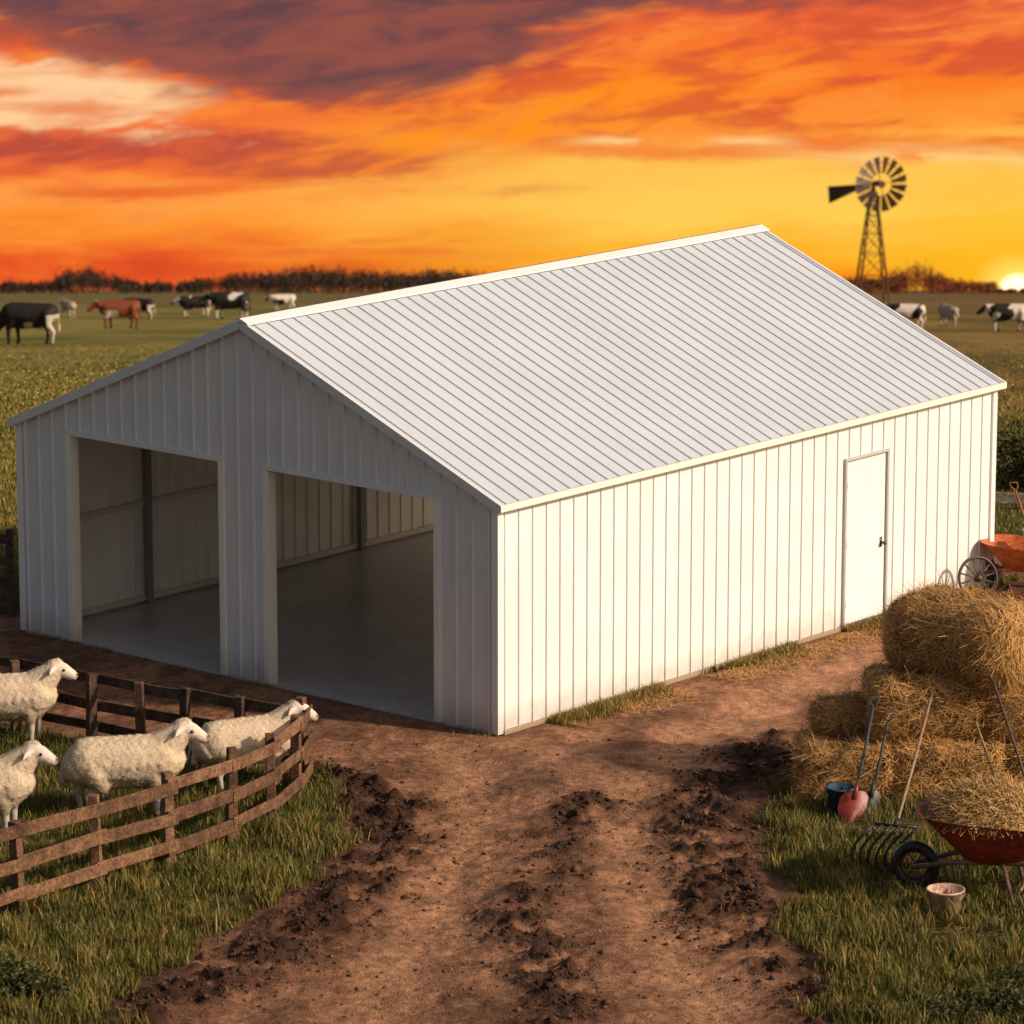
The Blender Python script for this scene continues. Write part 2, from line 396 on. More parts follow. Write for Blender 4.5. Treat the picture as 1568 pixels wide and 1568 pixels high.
FW=(.72,.715,.71)  # gable sheets darker than WH, their shade is put into the colour
for mp_ in(fm,bk):  # unseen back wall repeats the openings, added to let sky light inside
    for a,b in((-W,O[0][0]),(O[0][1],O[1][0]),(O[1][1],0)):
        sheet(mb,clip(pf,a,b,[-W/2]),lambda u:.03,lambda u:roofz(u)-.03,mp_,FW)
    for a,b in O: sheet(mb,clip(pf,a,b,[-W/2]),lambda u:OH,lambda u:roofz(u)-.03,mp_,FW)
ps=prof(0,L,.272,.036,.019)
sm=lambda u,z,o:(o,u,z)
D0,D1,DH=7.40,8.36,2.38
sheet(mb,clip(ps,0,D0),lambda u:.05,lambda u:HE-.03,sm,WH)
sheet(mb,clip(ps,D0,D1),lambda u:DH,lambda u:HE-.03,sm,WH)
sheet(mb,clip(ps,D1,L),lambda u:.05,lambda u:HE-.03,sm,WH)
sheet(mb,ps,lambda u:.03,lambda u:HE-.03,lambda u,z,o:(-W-o,u,z),WH)
mb.finish('walls',MW,barn)
mb=MB(); T=.09
pl=prof(T,L-T,.26,.035,.02)
sheet(mb,pl,lambda u:.03,lambda u:HE-.05,lambda u,z,o:(-W+T+o,u,z),LN)
sheet(mb,clip(pl,T,D0),lambda u:.03,lambda u:HE-.05,lambda u,z,o:(-T-o,u,z),LN)
sheet(mb,clip(pl,D1,L-T),lambda u:.03,lambda u:HE-.05,lambda u,z,o:(-T-o,u,z),LN)
for s in(-1,1):
    vs=[(-W/2,.05,HR-.10),(-W/2,L-.05,HR-.10),(-W/2+s*(W/2-.02),L-.05,HE-.10),(-W/2+s*(W/2-.02),.05,HE-.10)]
    mb.add(vs,[(0,1,2,3)],(.82,.79,.75))
mb.finish('liner_panels',MI,barn)
mb=MB()
for y in(.16,2.27,4.5,6.76,9.0,L-.2):
    for x in(-W+T+.09,-T-.09): 
        if x>-1 and D0-.1<y<D1+.1: continue
        mb.box((x-.045,y-.045,.03),(x+.045,y+.045,HE-.12),ST)
    for s in(-1,1): mb.beam((-W/2,y,HR-.22),(-W/2+s*(W/2-.15),y,HE-.17),.08,.14,(.4,.38,.36))
for z in(.10,1.48,2.80):
    mb.box((-W+T+.022,.22,z-.035),(-W+T+.075,L-.26,z+.035),(.66,.58,.48))
mb.finish('steel_frame',MI,barn)
mb=MB(); mb.box((-W+.03,.0,-.3),(-.03,L-.03,.028),(.46,.435,.42)); mb.finish('concrete_slab',MCn,barn)
mb=MB(); y0,y1=-.09,L+.09; OV=.10
pr=prof(y0,y1,.25,.032,.018)
cs=1/math.hypot(1,SLP)
for s in(-1,1):
    nv=(s*SLP*cs,cs)
    def rm(u,w,o,s=s,nv=nv): return (-W/2+s*w+nv[0]*o,u,HR-SLP*w+nv[1]*o)
    sheet(mb,pr,lambda u:0.,lambda u:W/2+OV,rm,(.61,.635,.70))
mb.finish('roof_panels',MRf,barn)
mb=MB()
for s in(-1,1):
    nx_,nz_=s*SLP*cs,cs
    a=Vector((-W/2,0,HR)); d=Vector((s*cs,0,-SLP*cs)); nn=Vector((nx_,0,nz_))
    p=[a+nn*.045,a+nn*.045+d*.15,a+nn*.03+d*.165]
    vs=[];
    for q in p: vs+=[(q.x,y0-.02,q.z),(q.x,y1+.02,q.z)]
    mb.add(vs,[(0,1,3,2),(2,3,5,4)],WH)
    e=Vector((-W/2+s*(W/2+OV+.02),0,HR-SLP*(W/2+OV+.02)))
    for yy in(y0+.012,y1-.012):
        mb.beam((-W/2,yy,HR-.045),(e.x,yy,e.z-.045),.055,.12,(.70,.70,.70))
    mb.beam((e.x-s*.01,y0-.012,e.z-.035),(e.x-s*.01,y1+.012,e.z-.035),.07,.085,TRM)
mb.finish('roof_trim',MRf,barn,bevel=.006)
mb=MB()
for x in(-W,0):
    for y in(0,L):
        sx=-1 if x<-1 else 1; sy=-1 if y<1 else 1
        x0,x1=sorted((x+sx*.036,x-sx*.07)); ya,yb=sorted((y+sy*.036,y-sy*.07))
        mb.box((x0,ya,.02),(x1,yb,HE-.06),WH)
for a,b in O:
    for y in(0,L):
        ya,yb=sorted((y+(-.042 if y<1 else .042),y+(.12 if y<1 else -.12)))
        mb.box((a-.07,ya,.02),(a+.03,yb,OH+.0),TRM); mb.box((b-.03,ya,.02),(b+.07,yb,OH+.0),TRM)
        mb.box((a-.07,ya-.003,OH+.001),(b+.07,yb+.003,OH+.075),(.74,.72,.68))
mb.box((.004,.08,0.0),(.05,D0-.06,.05),(.35,.24,.14)); mb.box((.004,D1+.06,0.0),(.05,L-.08,.05),(.35,.24,.14))
mb.box((.0,D0-.045,.0),(.040,D0,DH),(.42,.41,.40)); mb.box((.0,D1,.0),(.040,D1+.045,DH),(.46,.45,.44)); mb.box((.0,D0-.045,DH+.001),(.044,D1+.045,DH+.045),(.48,.47,.46))
mb.finish('trim',MW,barn,bevel=.005)
mb=MB(); mb.box((-.03,D0+.030,.06),(.010,D1-.016,DH-.020),(.86,.85,.83)); mb.box((-.06,D0+.001,.045),(-.031,D1-.001,DH-.002),(.02,.02,.02))  # black sheet behind the leaf paints the shadow line at its left edge
mb.finish('door',MRf,barn,bevel=.004)
mb=MB(); yk=D1-.10; mb.box((.010,yk-.025,1.04),(.020,yk+.025,1.18),(.12,.11,.10)); mb.tube([(.02,yk,1.1),(.07,yk,1.1)],.014,(.1,.09,.08)); mb.ball((.08,yk,1.1),.03,(.10,.09,.08))
for z in(.35,1.2,2.05): mb.tube([(.02,D0+.015,z-.05),(.02,D0+.015,z+.05)],.012,(.3,.3,.3))
mb.finish('door_knob',material('dark_metal',rough=.35,amt=.1,bump=0,metal=.8),barn,True)

# ------------------------------------------------------------ fences
MWD=material('weathered_wood',rough=.85,scale=5.,amt=.5,bump=.6,bdist=.01,fine=30.,spec=.2)
def fence(pts,h,name,rails=(.22,.55,.88),col=(.150,.078,.044),bh=.13,side=1):
    mb=MB(); P=[Vector((x,y,gz(x,y))) for x,y in pts]
    for i,p in enumerate(P):
        hh=h*random.uniform(.97,1.05); k=random.uniform(.75,1.2); t=Vector((random.uniform(-.03,.03),random.uniform(-.03,.03),hh))
        mb.beam(p-Vector((0,0,.1)),p+t,.115,.115,[c*k for c in col],up=(math.sin(i),math.cos(i)+2,0),t=.93)
    for i in range(len(P)-1):
        a,b=P[i],P[i+1]; d=(b-a).normalized(); n=Vector((-d.y,d.x,0))*side*.072
        for r in rails:
            k=random.uniform(.65,1.35)
            mb.beam(a-d*.08+n+Vector((0,0,r*h+random.uniform(-.03,.03))),b+d*.08+n*(1+.25*(i%2))+Vector((0,0,r*h+random.uniform(-.03,.03))),.028,bh*random.uniform(.85,1.1),[c*k for c in col])
    return mb.finish(name,MWD,bevel=.008)
fence([(-7.0,41.2),(-6.1,42.2),(-5.33,43.15),(-4.57,44.05),(-3.86,44.91),(-3.21,45.8),(-2.80,46.68),(-2.56,47.55),(-2.50,48.25)],1.08,'wooden_fence',side=-1,bh=.15)
fence([(-2.62,48.42),(-3.29,48.85),(-4.01,49.28),(-4.56,49.58),(-5.23,50.04),(-6.25,50.76),(-7.2,51.4),(-8.2,52.1)],.93,'wooden_fence',col=(.085,.050,.036),side=-1)
fence([(-7.05,57.05),(-8.0,57.3),(-9.2,57.7),(-10.5,58)],1.25,'wooden_fence',rails=(.15,.4,.65,.9),col=(.10,.065,.05))
fence([(7.3,64.2),(8.6,64.0),(10,63.9)],.22,'wooden_fence',rails=(.8,),col=(.25,.2,.17),bh=.16)

# ------------------------------------------------------------ animals
def segs(parts):
    return [(np.array(a,float),ra,np.array(b,float),rb,l) for a,ra,b,rb,l in parts]
_isoc={}
def icos():
    if 'v' not in _isoc:
        import bmesh
        bm=bmesh.new(); bmesh.ops.create_icosphere(bm,subdivisions=2,radius=1.); bm.verts.ensure_lookup_table()
        _isoc['v']=np.array([v.co[:] for v in bm.verts]); _isoc['f']=np.array([[v.index for v in f.verts] for f in bm.faces]); bm.free()
    return _isoc['v'],_isoc['f']
def remeshed(parts,voxel,smooth=6):
    iv,if_=icos(); V=[];F=[];o=0
    for a,ra,b,rb,l in parts:
        d=np.linalg.norm(b-a); n=max(2,int(d/(min(ra,rb)*.3))+1)
        for t in np.linspace(0,1,n):
            V.append(iv*(ra*(1-t)+rb*t)+a*(1-t)+b*t); F.append(if_+o); o+=len(iv)
    ob=np_mesh('tmp',np.concatenate(V),np.concatenate(F))
    m=ob.modifiers.new('r','REMESH'); m.mode='VOXEL'; m.voxel_size=voxel
    s=ob.modifiers.new('s','SMOOTH'); s.iterations=smooth; s.factor=.5
    dg=bpy.context.evaluated_depsgraph_get(); me=bpy.data.meshes.new_from_object(ob.evaluated_get(dg))
    bpy.data.objects.remove(ob)
    v=np.zeros(len(me.vertices)*3); me.vertices.foreach_get('co',v); v=v.reshape(-1,3)
    nn=np.zeros(len(me.vertices)*3); me.vertices.foreach_get('normal',nn); nn=nn.reshape(-1,3)
    best=np.full(len(v),1e9); lab=np.zeros(len(v),int)
    for a,ra,b,rb,l in parts:
        ab=b-a; t=np.clip(((v-a)@ab)/(ab@ab+1e-9),0,1); dd=np.linalg.norm(v-a-t[:,None]*ab,axis=1)-(ra*(1-t)+rb*t)
        k=dd<best; best[k]=dd[k]; lab[k]=l
    return me,v,nn,lab
def n3(v,s,seed): 
    return (fbm(v[:,0]*s+v[:,2]*s*.7,v[:,1]*s-v[:,2]*s*.6+5,seed,3)+fbm(v[:,2]*s+9,v[:,0]*s*.8-v[:,1]*s*.5,seed+5,3))/2
def setcol(me,C):
    at=me.color_attributes.new('Col','FLOAT_COLOR','POINT'); c=np.ones((len(C),4),np.float32); c[:,:3]=C; at.data.foreach_set('color',c.ravel())
MWL=material('fleece',rough=.95,scale=34.,amt=.12,bump=.5,bdist=.010,fine=95.,spec=.1,det=3)
MHD=material('animal_hide',rough=.7,scale=12.,amt=.12,bump=.15,bdist=.01,spec=.3,det=2)
MEY=material('eye_dark',rough=.15,amt=0.,bump=0,base=(.01,.008,.006))
def sheep(x,y,rz,sc,turn=0.,tint=1.,hz=0.):
    ct,st=math.cos(turn),math.sin(turn)
    def H(px,py,pz):
        px-=.05;pz-=.05; qx=px-.52; return (.52+qx*ct-py*st,qx*st+py*ct,pz+hz)
    P=[((-.44,0,.66),.285,(0,0,.65),.30,0),((0,0,.65),.30,(.33,0,.67),.285,0),((-.44,0,.66),.28,(-.54,0,.62),.23,0),((.33,0,.67),.27,(.43,0,.66),.22,0),((-.3,0,.56),.24,(.3,0,.57),.24,0),
       ((.36,0,.76),.22,H(.62,0,.99),.15,0),(H(.64,0,1.08),.095,H(.70,0,1.12),.065,0),
       (H(.68,0,1.06),.105,H(.76,0,1.03),.10,1),(H(.76,0,1.03),.098,H(.87,0,.97),.074,1),(H(.87,0,.97),.072,H(.90,0,.955),.066,1),
       ((-.68,0,.68),.05,(-.75,0,.44),.045,0)]
    for s in(-1,1):
        P+=[(H(.67,s*.09,1.075),.03,H(.64,s*.16,1.055),.036,1),(H(.64,s*.16,1.055),.034,H(.63,s*.235,1.02),.018,1)]
        fx=.34+.05*s
        P+=[((fx-.02,s*.13,.50),.115,(fx,s*.13,.36),.07,0),((fx,s*.13,.40),.054,(fx+.01,s*.13,.23),.046,1),((fx+.01,s*.13,.23),.044,(fx,s*.13,.06),.034,1),((fx,s*.13,.05),.038,(fx+.015,s*.13,.03),.038,2)]
        bx=-.42-.05*s
        P+=[((bx-.02,s*.14,.56),.17,(bx+.05,s*.15,.41),.10,0),((bx+.05,s*.15,.43),.064,(bx-.10,s*.15,.28),.049,1),((bx-.10,s*.15,.28),.046,(bx-.07,s*.15,.06),.034,1),((bx-.07,s*.15,.05),.038,(bx-.055,s*.15,.03),.038,2)]
    me,v,nn,lab=remeshed(segs(P),.0155,8)
    wool=(lab==0).astype(float)
    disp=wool*((n3(v,5,3)-.5)*.012+(n3(v,32,8)-.5)*.020); v2=v+nn*disp[:,None]; me.vertices.foreach_set('co',v2.ravel().astype(np.float32))
    wc=np.array([.66,.52,.37])*tint; C=np.tile(wc,(len(v),1))*(.86+.28*n3(v,14,13))[:,None]
    low=sstep(v[:,2],.62,.30)*wool; C=C*(1-.45*low[:,None])  # shading under the body painted into the wool colour
    C[lab==1]=np.array([.72,.60,.50])*tint; C[lab==2]=(.06,.05,.04)
    nose=np.array(H(.935,0,.955)); dn=np.linalg.norm(v-nose,axis=1); C=mixc(C,np.tile([[.34,.21,.17]],(len(v),1)),sstep(-dn,-.06,-.035))
    leg=(lab==1)&(v[:,2]<.5); C[leg]*=.7
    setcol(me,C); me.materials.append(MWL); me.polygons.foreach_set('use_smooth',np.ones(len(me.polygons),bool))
    e=empty('sheep',(x,y,gz(x,y)-.005),rz,sc)
    ob=bpy.data.objects.new('body',me); COL.objects.link(ob); ob.parent=e
    idx=np.where(lab==0)[0]; idx=rng.choice(idx,min(13000,len(idx)),replace=False)
    N=nn[idx]; 
    Vf,Ff,Cf=fibres(v2[idx]-N*.004,N,.014,.032,.003,.006,(1,1,1),.010,bias=np.array([-.6,0,-1.2]),var=.15); np_mesh('wool_curls',Vf,Ff,Cf*np.repeat(C[idx],6,0),MWL,parent=e)
    mb=MB()
    for s in(-1,1): mb.ball(H(.79,s*.084,1.045),.019,(.01,.01,.01),6)
    for s in(-1,1): mb.ball(H(.955,s*.026,.975),.009,(.01,.01,.01),5)
    mb.tube([H(.965,-.012,.915),H(.93,-.06,.915),H(.88,-.07,.925)],.005,(.01,.01,.01),5)
    mb.finish('eyes',MEY,e,True)
    return e
sheep(-6.27,50.05,.12,.98,turn=-.15)
sheep(-4.47,46.9,.16,1.04,turn=-.3)
sheep(-3.13,48.05,.42,.95,turn=-.6)
sheep(-6.12,45.95,.15,1.03,turn=-.3,tint=.95)

def cow(x,y,rz,sc,pose,pat,turn=0.,seed=0):
    P=[((-.74,0,1.08),.32,(0,0,.98),.40,0),((0,0,.98),.40,(.50,0,1.02),.37,0),((-.82,0,1.27),.13,(.48,0,1.30),.13,0),((-.85,0,1.15),.18,(-.7,0,1.2),.2,0),((.5,0,1.02),.32,(.70,0,.92),.22,0),((-.3,0,.85),.30,(.3,0,.82),.31,0)]
    ct,st=math.cos(turn),math.sin(turn)
    def H(px,py,pz): qx=px-.65; return (.65+qx*ct-py*st,qx*st+py*ct,pz)
    if pose=='graze':
        P+=[((.58,0,1.10),.29,H(.98,0,.66),.19,0),(H(1.0,0,.60),.16,H(1.10,0,.42),.145,1),(H(1.10,0,.42),.14,H(1.24,0,.15),.095,1)]
        hp=(1.0,.66)
    else:
        P+=[((.58,0,1.14),.28,H(.98,0,1.20),.19,0),(H(1.0,0,1.22),.16,H(1.14,0,1.14),.145,1),(H(1.14,0,1.14),.14,H(1.42,0,.94),.095,1)]; hp=(1.0,1.28)
    for s in(-1,1):
        P+=[(H(hp[0],s*.12,hp[1]),.045,H(hp[0]-.04,s*.30,hp[1]-.02),.045,0)]
        P+=[(H(hp[0]+.03,s*.08,hp[1]+.08),.028,H(hp[0]+.02,s*.16,hp[1]+.17),.02,3)]
        fx=.48+.12*s
        P+=[((.46,s*.18,.88),.18,(fx,s*.19,.58),.10,0),((fx,s*.19,.58),.09,(fx+.01,s*.19,.38),.072,4),((fx+.01,s*.19,.38),.07,(fx-.01,s*.19,.1),.055,4),((fx-.01,s*.19,.07),.07,(fx+.02,s*.19,.05),.07,2)]
        bx=-.68-.12*s
        P+=[((-.68,s*.17,1.03),.24,(bx+.12,s*.2,.74),.16,0),((bx+.12,s*.2,.74),.13,(bx-.10,s*.2,.48),.08,0),((bx-.10,s*.2,.48),.074,(bx-.05,s*.2,.1),.056,4),((bx-.05,s*.2,.07),.07,(bx-.02,s*.2,.05),.07,2)]
    P+=[((-.42,0,.66),.14,(-.30,0,.68),.13,5),((-.98,0,1.30),.045,(-1.06,0,1.0),.030,0),((-1.06,0,1.0),.028,(-1.05,0,.72),.026,0),((-1.05,0,.70),.045,(-1.05,0,.50),.055,0)]
    me,v,nn,lab=remeshed(segs(P),.031,4)
    bl=np.array([.016,.012,.010]);wh=np.array([.68,.57,.48]);br=np.array([.19,.045,.018]); tan=np.array([.42,.33,.26])
    base={'bw':bl,'black':bl,'brown':br,'tan':tan}[pat]
    C=np.tile(base,(len(v),1)); q=n3(v,1.5,seed+3)
    if pat=='bw':
        k=(q>.50)&(lab!=2); C[k]=wh; k=((lab==4)&(v[:,2]<.6)); C[k]=wh
    if pat=='brown': C[(q>.62)&(v[:,2]<.95)]=wh*.8
    if pat=='black':
        C[(v[:,0]<-.70)&(v[:,2]<1.05)]=wh*.8; C[(np.abs(v[:,0]+.1+.2*(q-.5))<.14)&(v[:,2]<.8)]=wh*.7; C[(lab==1)&(np.abs(v[:,1])<.05)]=wh*.7
    C[lab==5]=(.55,.32,.26); C[lab==2]=(.03,.025,.02); C[lab==3]=(.5,.42,.3)
    setcol(me,C); me.materials.append(MHD); me.polygons.foreach_set('use_smooth',np.ones(len(me.polygons),bool))
    ob=bpy.data.objects.new('cow',me); COL.objects.link(ob); ob.location=(x,y,gz(x,y)-.02); ob.rotation_euler=(0,0,rz); ob.scale=(sc,)*3
    return ob
pi=math.pi
cow(-19.8,168,pi-.1,1.24,'graze','black',seed=1)
cow(-34.2,317,pi/2+.5,1.0,'level','tan',seed=2)
cow(-22.4,234,pi+.1,1.20,'level','brown',.2,3)
cow(-27.0,298,pi-.3,1.12,'level','black',seed=4)
cow(-24.9,322,pi+.15,1.22,'level','bw',seed=12)
cow(-20.5,298,pi,1.45,'level','bw',.1,21)
cow(-22.7,408,pi+.2,1.2,'level','bw',seed=33)
cow(22.4,234,pi-.1,1.05,'level','bw',seed=44)
cow(26.1,246,-pi/2+.3,.98,'level','tan',seed=5)
cow(26.0,216,pi,1.08,'level','bw',seed=58)

# ------------------------------------------------------------ straw bales
def rbox(sx,sy,sz,res=.07):
    nxn,nyn,nzn=[max(4,int(s/res)) for s in(sx,sy,sz)]
    V=[];F=[];o=0
    def face(nu,nv,fn,flip):
        nonlocal o
        for j in range(nv+1):
            for i in range(nu+1): V.append(fn(i/nu*2-1,j/nv*2-1))
        for j in range(nv):
            for i in range(nu):
                a=o+j*(nu+1)+i; q=(a,a+1,a+nu+2,a+nu+1); F.append(q if not flip else q[::-1])
        o+=(nu+1)*(nv+1)
    hx,hy,hz=sx/2,sy/2,sz/2
    face(nxn,nyn,lambda a,b:(a*hx,b*hy,hz),0); face(nxn,nyn,lambda a,b:(a*hx,b*hy,-hz),1)
    face(nxn,nzn,lambda a,b:(a*hx,-hy,b*hz),0); face(nxn,nzn,lambda a,b:(a*hx,hy,b*hz),1)
    face(nyn,nzn,lambda a,b:(hx,a*hy,b*hz),0); face(nyn,nzn,lambda a,b:(-hx,a*hy,b*hz),1)
    return np.array(V),np.array(F)
def roundit(P,sx,sy,sz,r,seed,nz):
    h=np.array([sx,sy,sz])/2; core=np.clip(P,-(h-r),h-r); d=P-core; l=np.linalg.norm(d,axis=1)[:,None]+1e-9
    N=d/l; Q=core+N*r
    s=(n3(Q+seed*3.1,3.,seed)-.5)*nz*3+(n3(Q+seed,11.,seed+2)-.5)*nz*1.6
    return Q+N*s[:,None],N
def bale(name,c,size,rz,r=.16,seed=0,nf=5200,tilt=0.,swirl=False,col=STR):
    sx,sy,sz=size; r=min(r,sz/2-.01); V,F=rbox(*size); Q,N=roundit(V,sx,sy,sz,r,seed,.045)
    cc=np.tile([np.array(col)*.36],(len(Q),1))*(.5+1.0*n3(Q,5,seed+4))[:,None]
    e=empty(name,c,rz); e.rotation_euler=(0,tilt,rz)
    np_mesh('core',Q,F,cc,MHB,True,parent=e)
    ar=np.array([sy*sz,sx*sz,sx*sy]); ar=ar/ar.sum()
    ax=rng.choice(3,nf,p=ar); P=rng.uniform(-1,1,(nf,3))*np.array(size)/2; sg=rng.choice([-1,1],nf); P[np.arange(nf),ax]=sg*np.array(size)[ax]/2
    Q,N=roundit(P,sx,sy,sz,r,seed,.045)
    b=np.zeros((nf,3)); b[:,0]=1.2*rng.choice([-1,1],nf); b+=np.stack([n3(Q,2.5,seed+9)-.5]*3,1)*np.array([0,0,7.])
    if swirl:
        k=ax==0; b[k]=0; rr=np.stack([np.zeros(nf),-P[:,2],P[:,1]],1); rr/=np.linalg.norm(rr,axis=1)[:,None]+1e-6; b[k]=rr[k]*3
    k_=(.55+.9*n3(Q,4.,seed+6))[:,None]
    Vf,Ff,Cf=fibres(Q,N,.08,.34,.005,.011,col,.035,b,.5); Cf=Cf*np.repeat(k_,6,0)
    m=nf//8
    Vf2,Ff2,Cf2=fibres(Q[:m],N[:m],.12,.32,.004,.008,np.array(col)*1.25,.12,b[:m],.3)
    np_mesh('straw_strands',np.concatenate([Vf,Vf2]),np.concatenate([Ff,Ff2+len(Vf)]),np.concatenate([Cf,Cf2]),MH,parent=e)
    if not swirl:
        mb=MB()
        for u in(-.25,.25):
            mb.tube([(u*sx,-sy/2-.005,-sz/2+r*.6),(u*sx,-sy/2-.01,sz/2-r),(u*sx,-sy/2+r*.4,sz/2-r*.35),(u*sx,-sy/2+r,sz/2+.01),(u*sx,sy/2-r,sz/2+.01)],.006,(.16,.10,.05),5)
        mb.finish('twine',MH,e)
    return e
bale('straw_bale',(3.98,47.95,.33),(1.15,.9,.68),-.05,seed=1)
bale('straw_bale',(5.15,47.95,.35),(1.35,.95,.72),.04,seed=2)
bale('straw_bale',(6.55,48.0,.35),(1.4,.95,.72),-.03,seed=3)
bale('straw_bale',(4.12,48.40,.84),(.95,.55,.38),.12,seed=4,tilt=-.06)
bale('straw_bale',(4.93,48.2,1.06),(1.4,1.0,.78),.06,seed=5,r=.22)
bale('straw_bale',(6.25,48.15,1.03),(1.35,1.0,.74),-.08,seed=6,r=.22)
bale('round_straw_bale',(5.42,48.35,1.82),(1.85,1.25,1.0),-.66,r=.44,seed=7,nf=12000,swirl=True,col=(.50,.275,.095))
for i,(x,y) in enumerate([(4.5,49.1),(5.9,49.2),(7.2,49.0)]): bale('straw_bale',(x,y,.35),(1.35,1.0,.72),.03*i,seed=8+i,nf=1500)

# ------------------------------------------------------------ tools
MP=material('worn_paint',rough=.45,scale=14.,amt=.4,bump=.15,bdist=.004,fine=50.,det=3)
MM=material('dark_iron',rough=.5,scale=20,amt=.3,bump=.1,metal=.6,det=2)
MD=material('tool_wood',rough=.7,scale=12,amt=.3,bump=.2,det=2)
def wheelbarrow(name,x,y,rz,sc,tub,legc,heap=True):
    e=empty(name,(x,y,gz(x,y)),rz,sc)
    mb=MB()
    rings=[(-.24,.34,.22,.32),(-.42,.44,.31,.50),(-.60,.52,.41,.67),(-.64,.56,.44,.69),(-.60,.52,.40,.675),(-.41,.43,.30,.51),(-.22,.32,.20,.35)]
    vs=[];n=32
    for x0,x1,hy,z in rings:
        cx=(x0+x1)/2;hx=(x1-x0)/2
        for k in range(n):
            t=2*pi*k/n; c,s=math.cos(t),math.sin(t); pw=.55
            vs.append((cx+hx*math.copysign(abs(c)**pw,c),hy*math.copysign(abs(s)**pw,s),z+(.03*(-c) if z>.6 else 0)))
    fs=[(i*n+k,i*n+(k+1)%n,(i+1)*n+(k+1)%n,(i+1)*n+k) for i in range(len(rings)-1) for k in range(n)]
    fs+=[tuple(range(n-1,-1,-1)),tuple((len(rings)-1)*n+k for k in range(n))]
    mb.add(vs,fs,tub); mb.finish('tub',MP,e,True)
    mb=MB()
    for s in(-1,1):
        mb.tube([(-.66,s*.07,.20),(-.3,s*.17,.30),(.35,s*.23,.36),(1.0,s*.29,.60)],.022,legc)
        mb.tube([(.98,s*.288,.593),(1.16,s*.30,.65)],.028,(.03,.03,.03))
        mb.tube([(.10,s*.23,.33),(.20,s*.28,.02),(.30,s*.28,.02),(.44,s*.25,.39)],.020,legc)
    mb.tube([(.24,-.28,.12),(.24,.28,.12)],.014,legc); mb.tube([(-.66,-.09,.20),(-.66,.09,.20)],.018,(.1,.1,.1))
    mb.finish('frame',MP,e,True)
    mb=MB(); mb.ring((-.66,0,.20),(0,1,0),.155,.045,(.018,.016,.015)); mb.ring((-.66,0,.20),(0,1,0),.11,.012,(.2,.05,.02))
    for k in range(6):
        t=pi*k/3; mb.tube([(-.66,0,.20),(-.66+.12*math.cos(t),0,.20+.12*math.sin(t))],.01,(.2,.05,.02),5)
    mb.finish('wheel',MP,e,True)
    if heap:
        n=5600; a=rng.uniform(0,2*pi,n); r=np.sqrt(rng.random(n)); hz=(1-r**2)*.24
        P=np.stack([-.03+r*np.cos(a)*.53,r*np.sin(a)*.37,.65+hz+rng.normal(0,.012,n)],1); N=np.stack([np.cos(a)*r*.6,np.sin(a)*r*.7,np.ones(n)],1); N/=np.linalg.norm(N,axis=1)[:,None]
        V,F,C=fibres(P,N,.08,.32,.004,.009,(.56,.34,.13),.06,None,.5); np_mesh('straw_heap',V,F,C,MH,parent=e)
        mb=MB(); mb.ball((-.03,0,.62),(.50,.35,.24),(.16,.09,.035),12); mb.finish('straw_core',MHB,e,True)
    return e
wheelbarrow('wheelbarrow',5.30,43.80,-.30,1.36,(.27,.034,.018),(.20,.10,.07))
wheelbarrow('wheelbarrow',7.42,58.7,-.5,1.0,(.50,.12,.03),(.40,.10,.04),False)
def bucket(x,y,z,r,h,col,rz=0):
    e=empty('bucket',(x,y,z),rz); mb=MB(); n=24
    prof_=[(r*.78,0.),(r*.98,h*.93),(r*1.05,h*.94),(r*1.05,h),(r*.96,h),(r*.74,.02)]
    vs=[(a*math.cos(2*pi*k/n),a*math.sin(2*pi*k/n),b) for a,b in prof_ for k in range(n)]
    fs=[(i*n+k,i*n+(k+1)%n,(i+1)*n+(k+1)%n,(i+1)*n+k) for i in range(len(prof_)-1) for k in range(n)]+[tuple(range(n-1,-1,-1)),tuple((len(prof_)-1)*n+k for k in range(n))]
    mb.add(vs,fs,col); mb.finish('pail',MP,e,True)
    mb=MB(); mb.tube([(r*math.cos(t)*1.04,-.02-r*.55*math.sin(t),h*.93-r*.55*math.sin(t)) for t in np.linspace(0,pi,11)],.006,(.2,.2,.2),5); mb.finish('handle',MM,e,True); return e
bucket(4.68,43.1,gz(4.68,43.1),.20,.29,(.58,.36,.26))
bucket(3.85,47.05,gz(3.85,47.05),.17,.32,(.03,.07,.10))
bucket(7.52,58.9,.62,.12,.22,(.18,.38,.50))
def stick(mb,a,b,r=.018,col=(.25,.15,.08)): mb.tube([a,((Vector(a)+Vector(b))/2)+Vector((.01,.0,.01)),b],[r*1.1,r,r],col,8)
def fork(name,head,top,tines,span,ln,curve,hcol,tcol=(.05,.045,.042)):
    h=Vector(head);t=Vector(top); e=empty(name,head)
    mb=MB(); stick(mb,(0,0,0),t-h,.019,hcol); mb.finish('handle',MD,e,True)
    mb=MB(); side=Vector((1,-.35,0)).normalized(); fw=Vector((-.35,-1,0)).normalized()
    mb.tube([side*(-span/2),side*(span/2)],.018,tcol,6)
    for i in range(tines):
        o=side*(-span/2+span*i/(tines-1)); pts=[]
        for k in range(8):
            q=k/7; pts.append(o*(1-.05*q)+Vector((-ln*.22*q,0,0))+Vector((-1,0,0))*(curve*.8*math.sin(q*pi*.9))+fw*(curve*math.sin(q*pi*.8))+Vector((0,0,-ln*q)))
        mb.tube(pts,[.017,.017,.017,.016,.015,.013,.010,.004],tcol,6)
    mb.tube([(0,0,0),(t-h).normalized()*.14],[.028,.022],tcol,8)
    mb.finish('tines',MM,e,True); return e
fork('pitchfork',(4.30,44.85,.52),(4.92,47.42,1.30),6,.50,.50,.19,(.30,.19,.10))
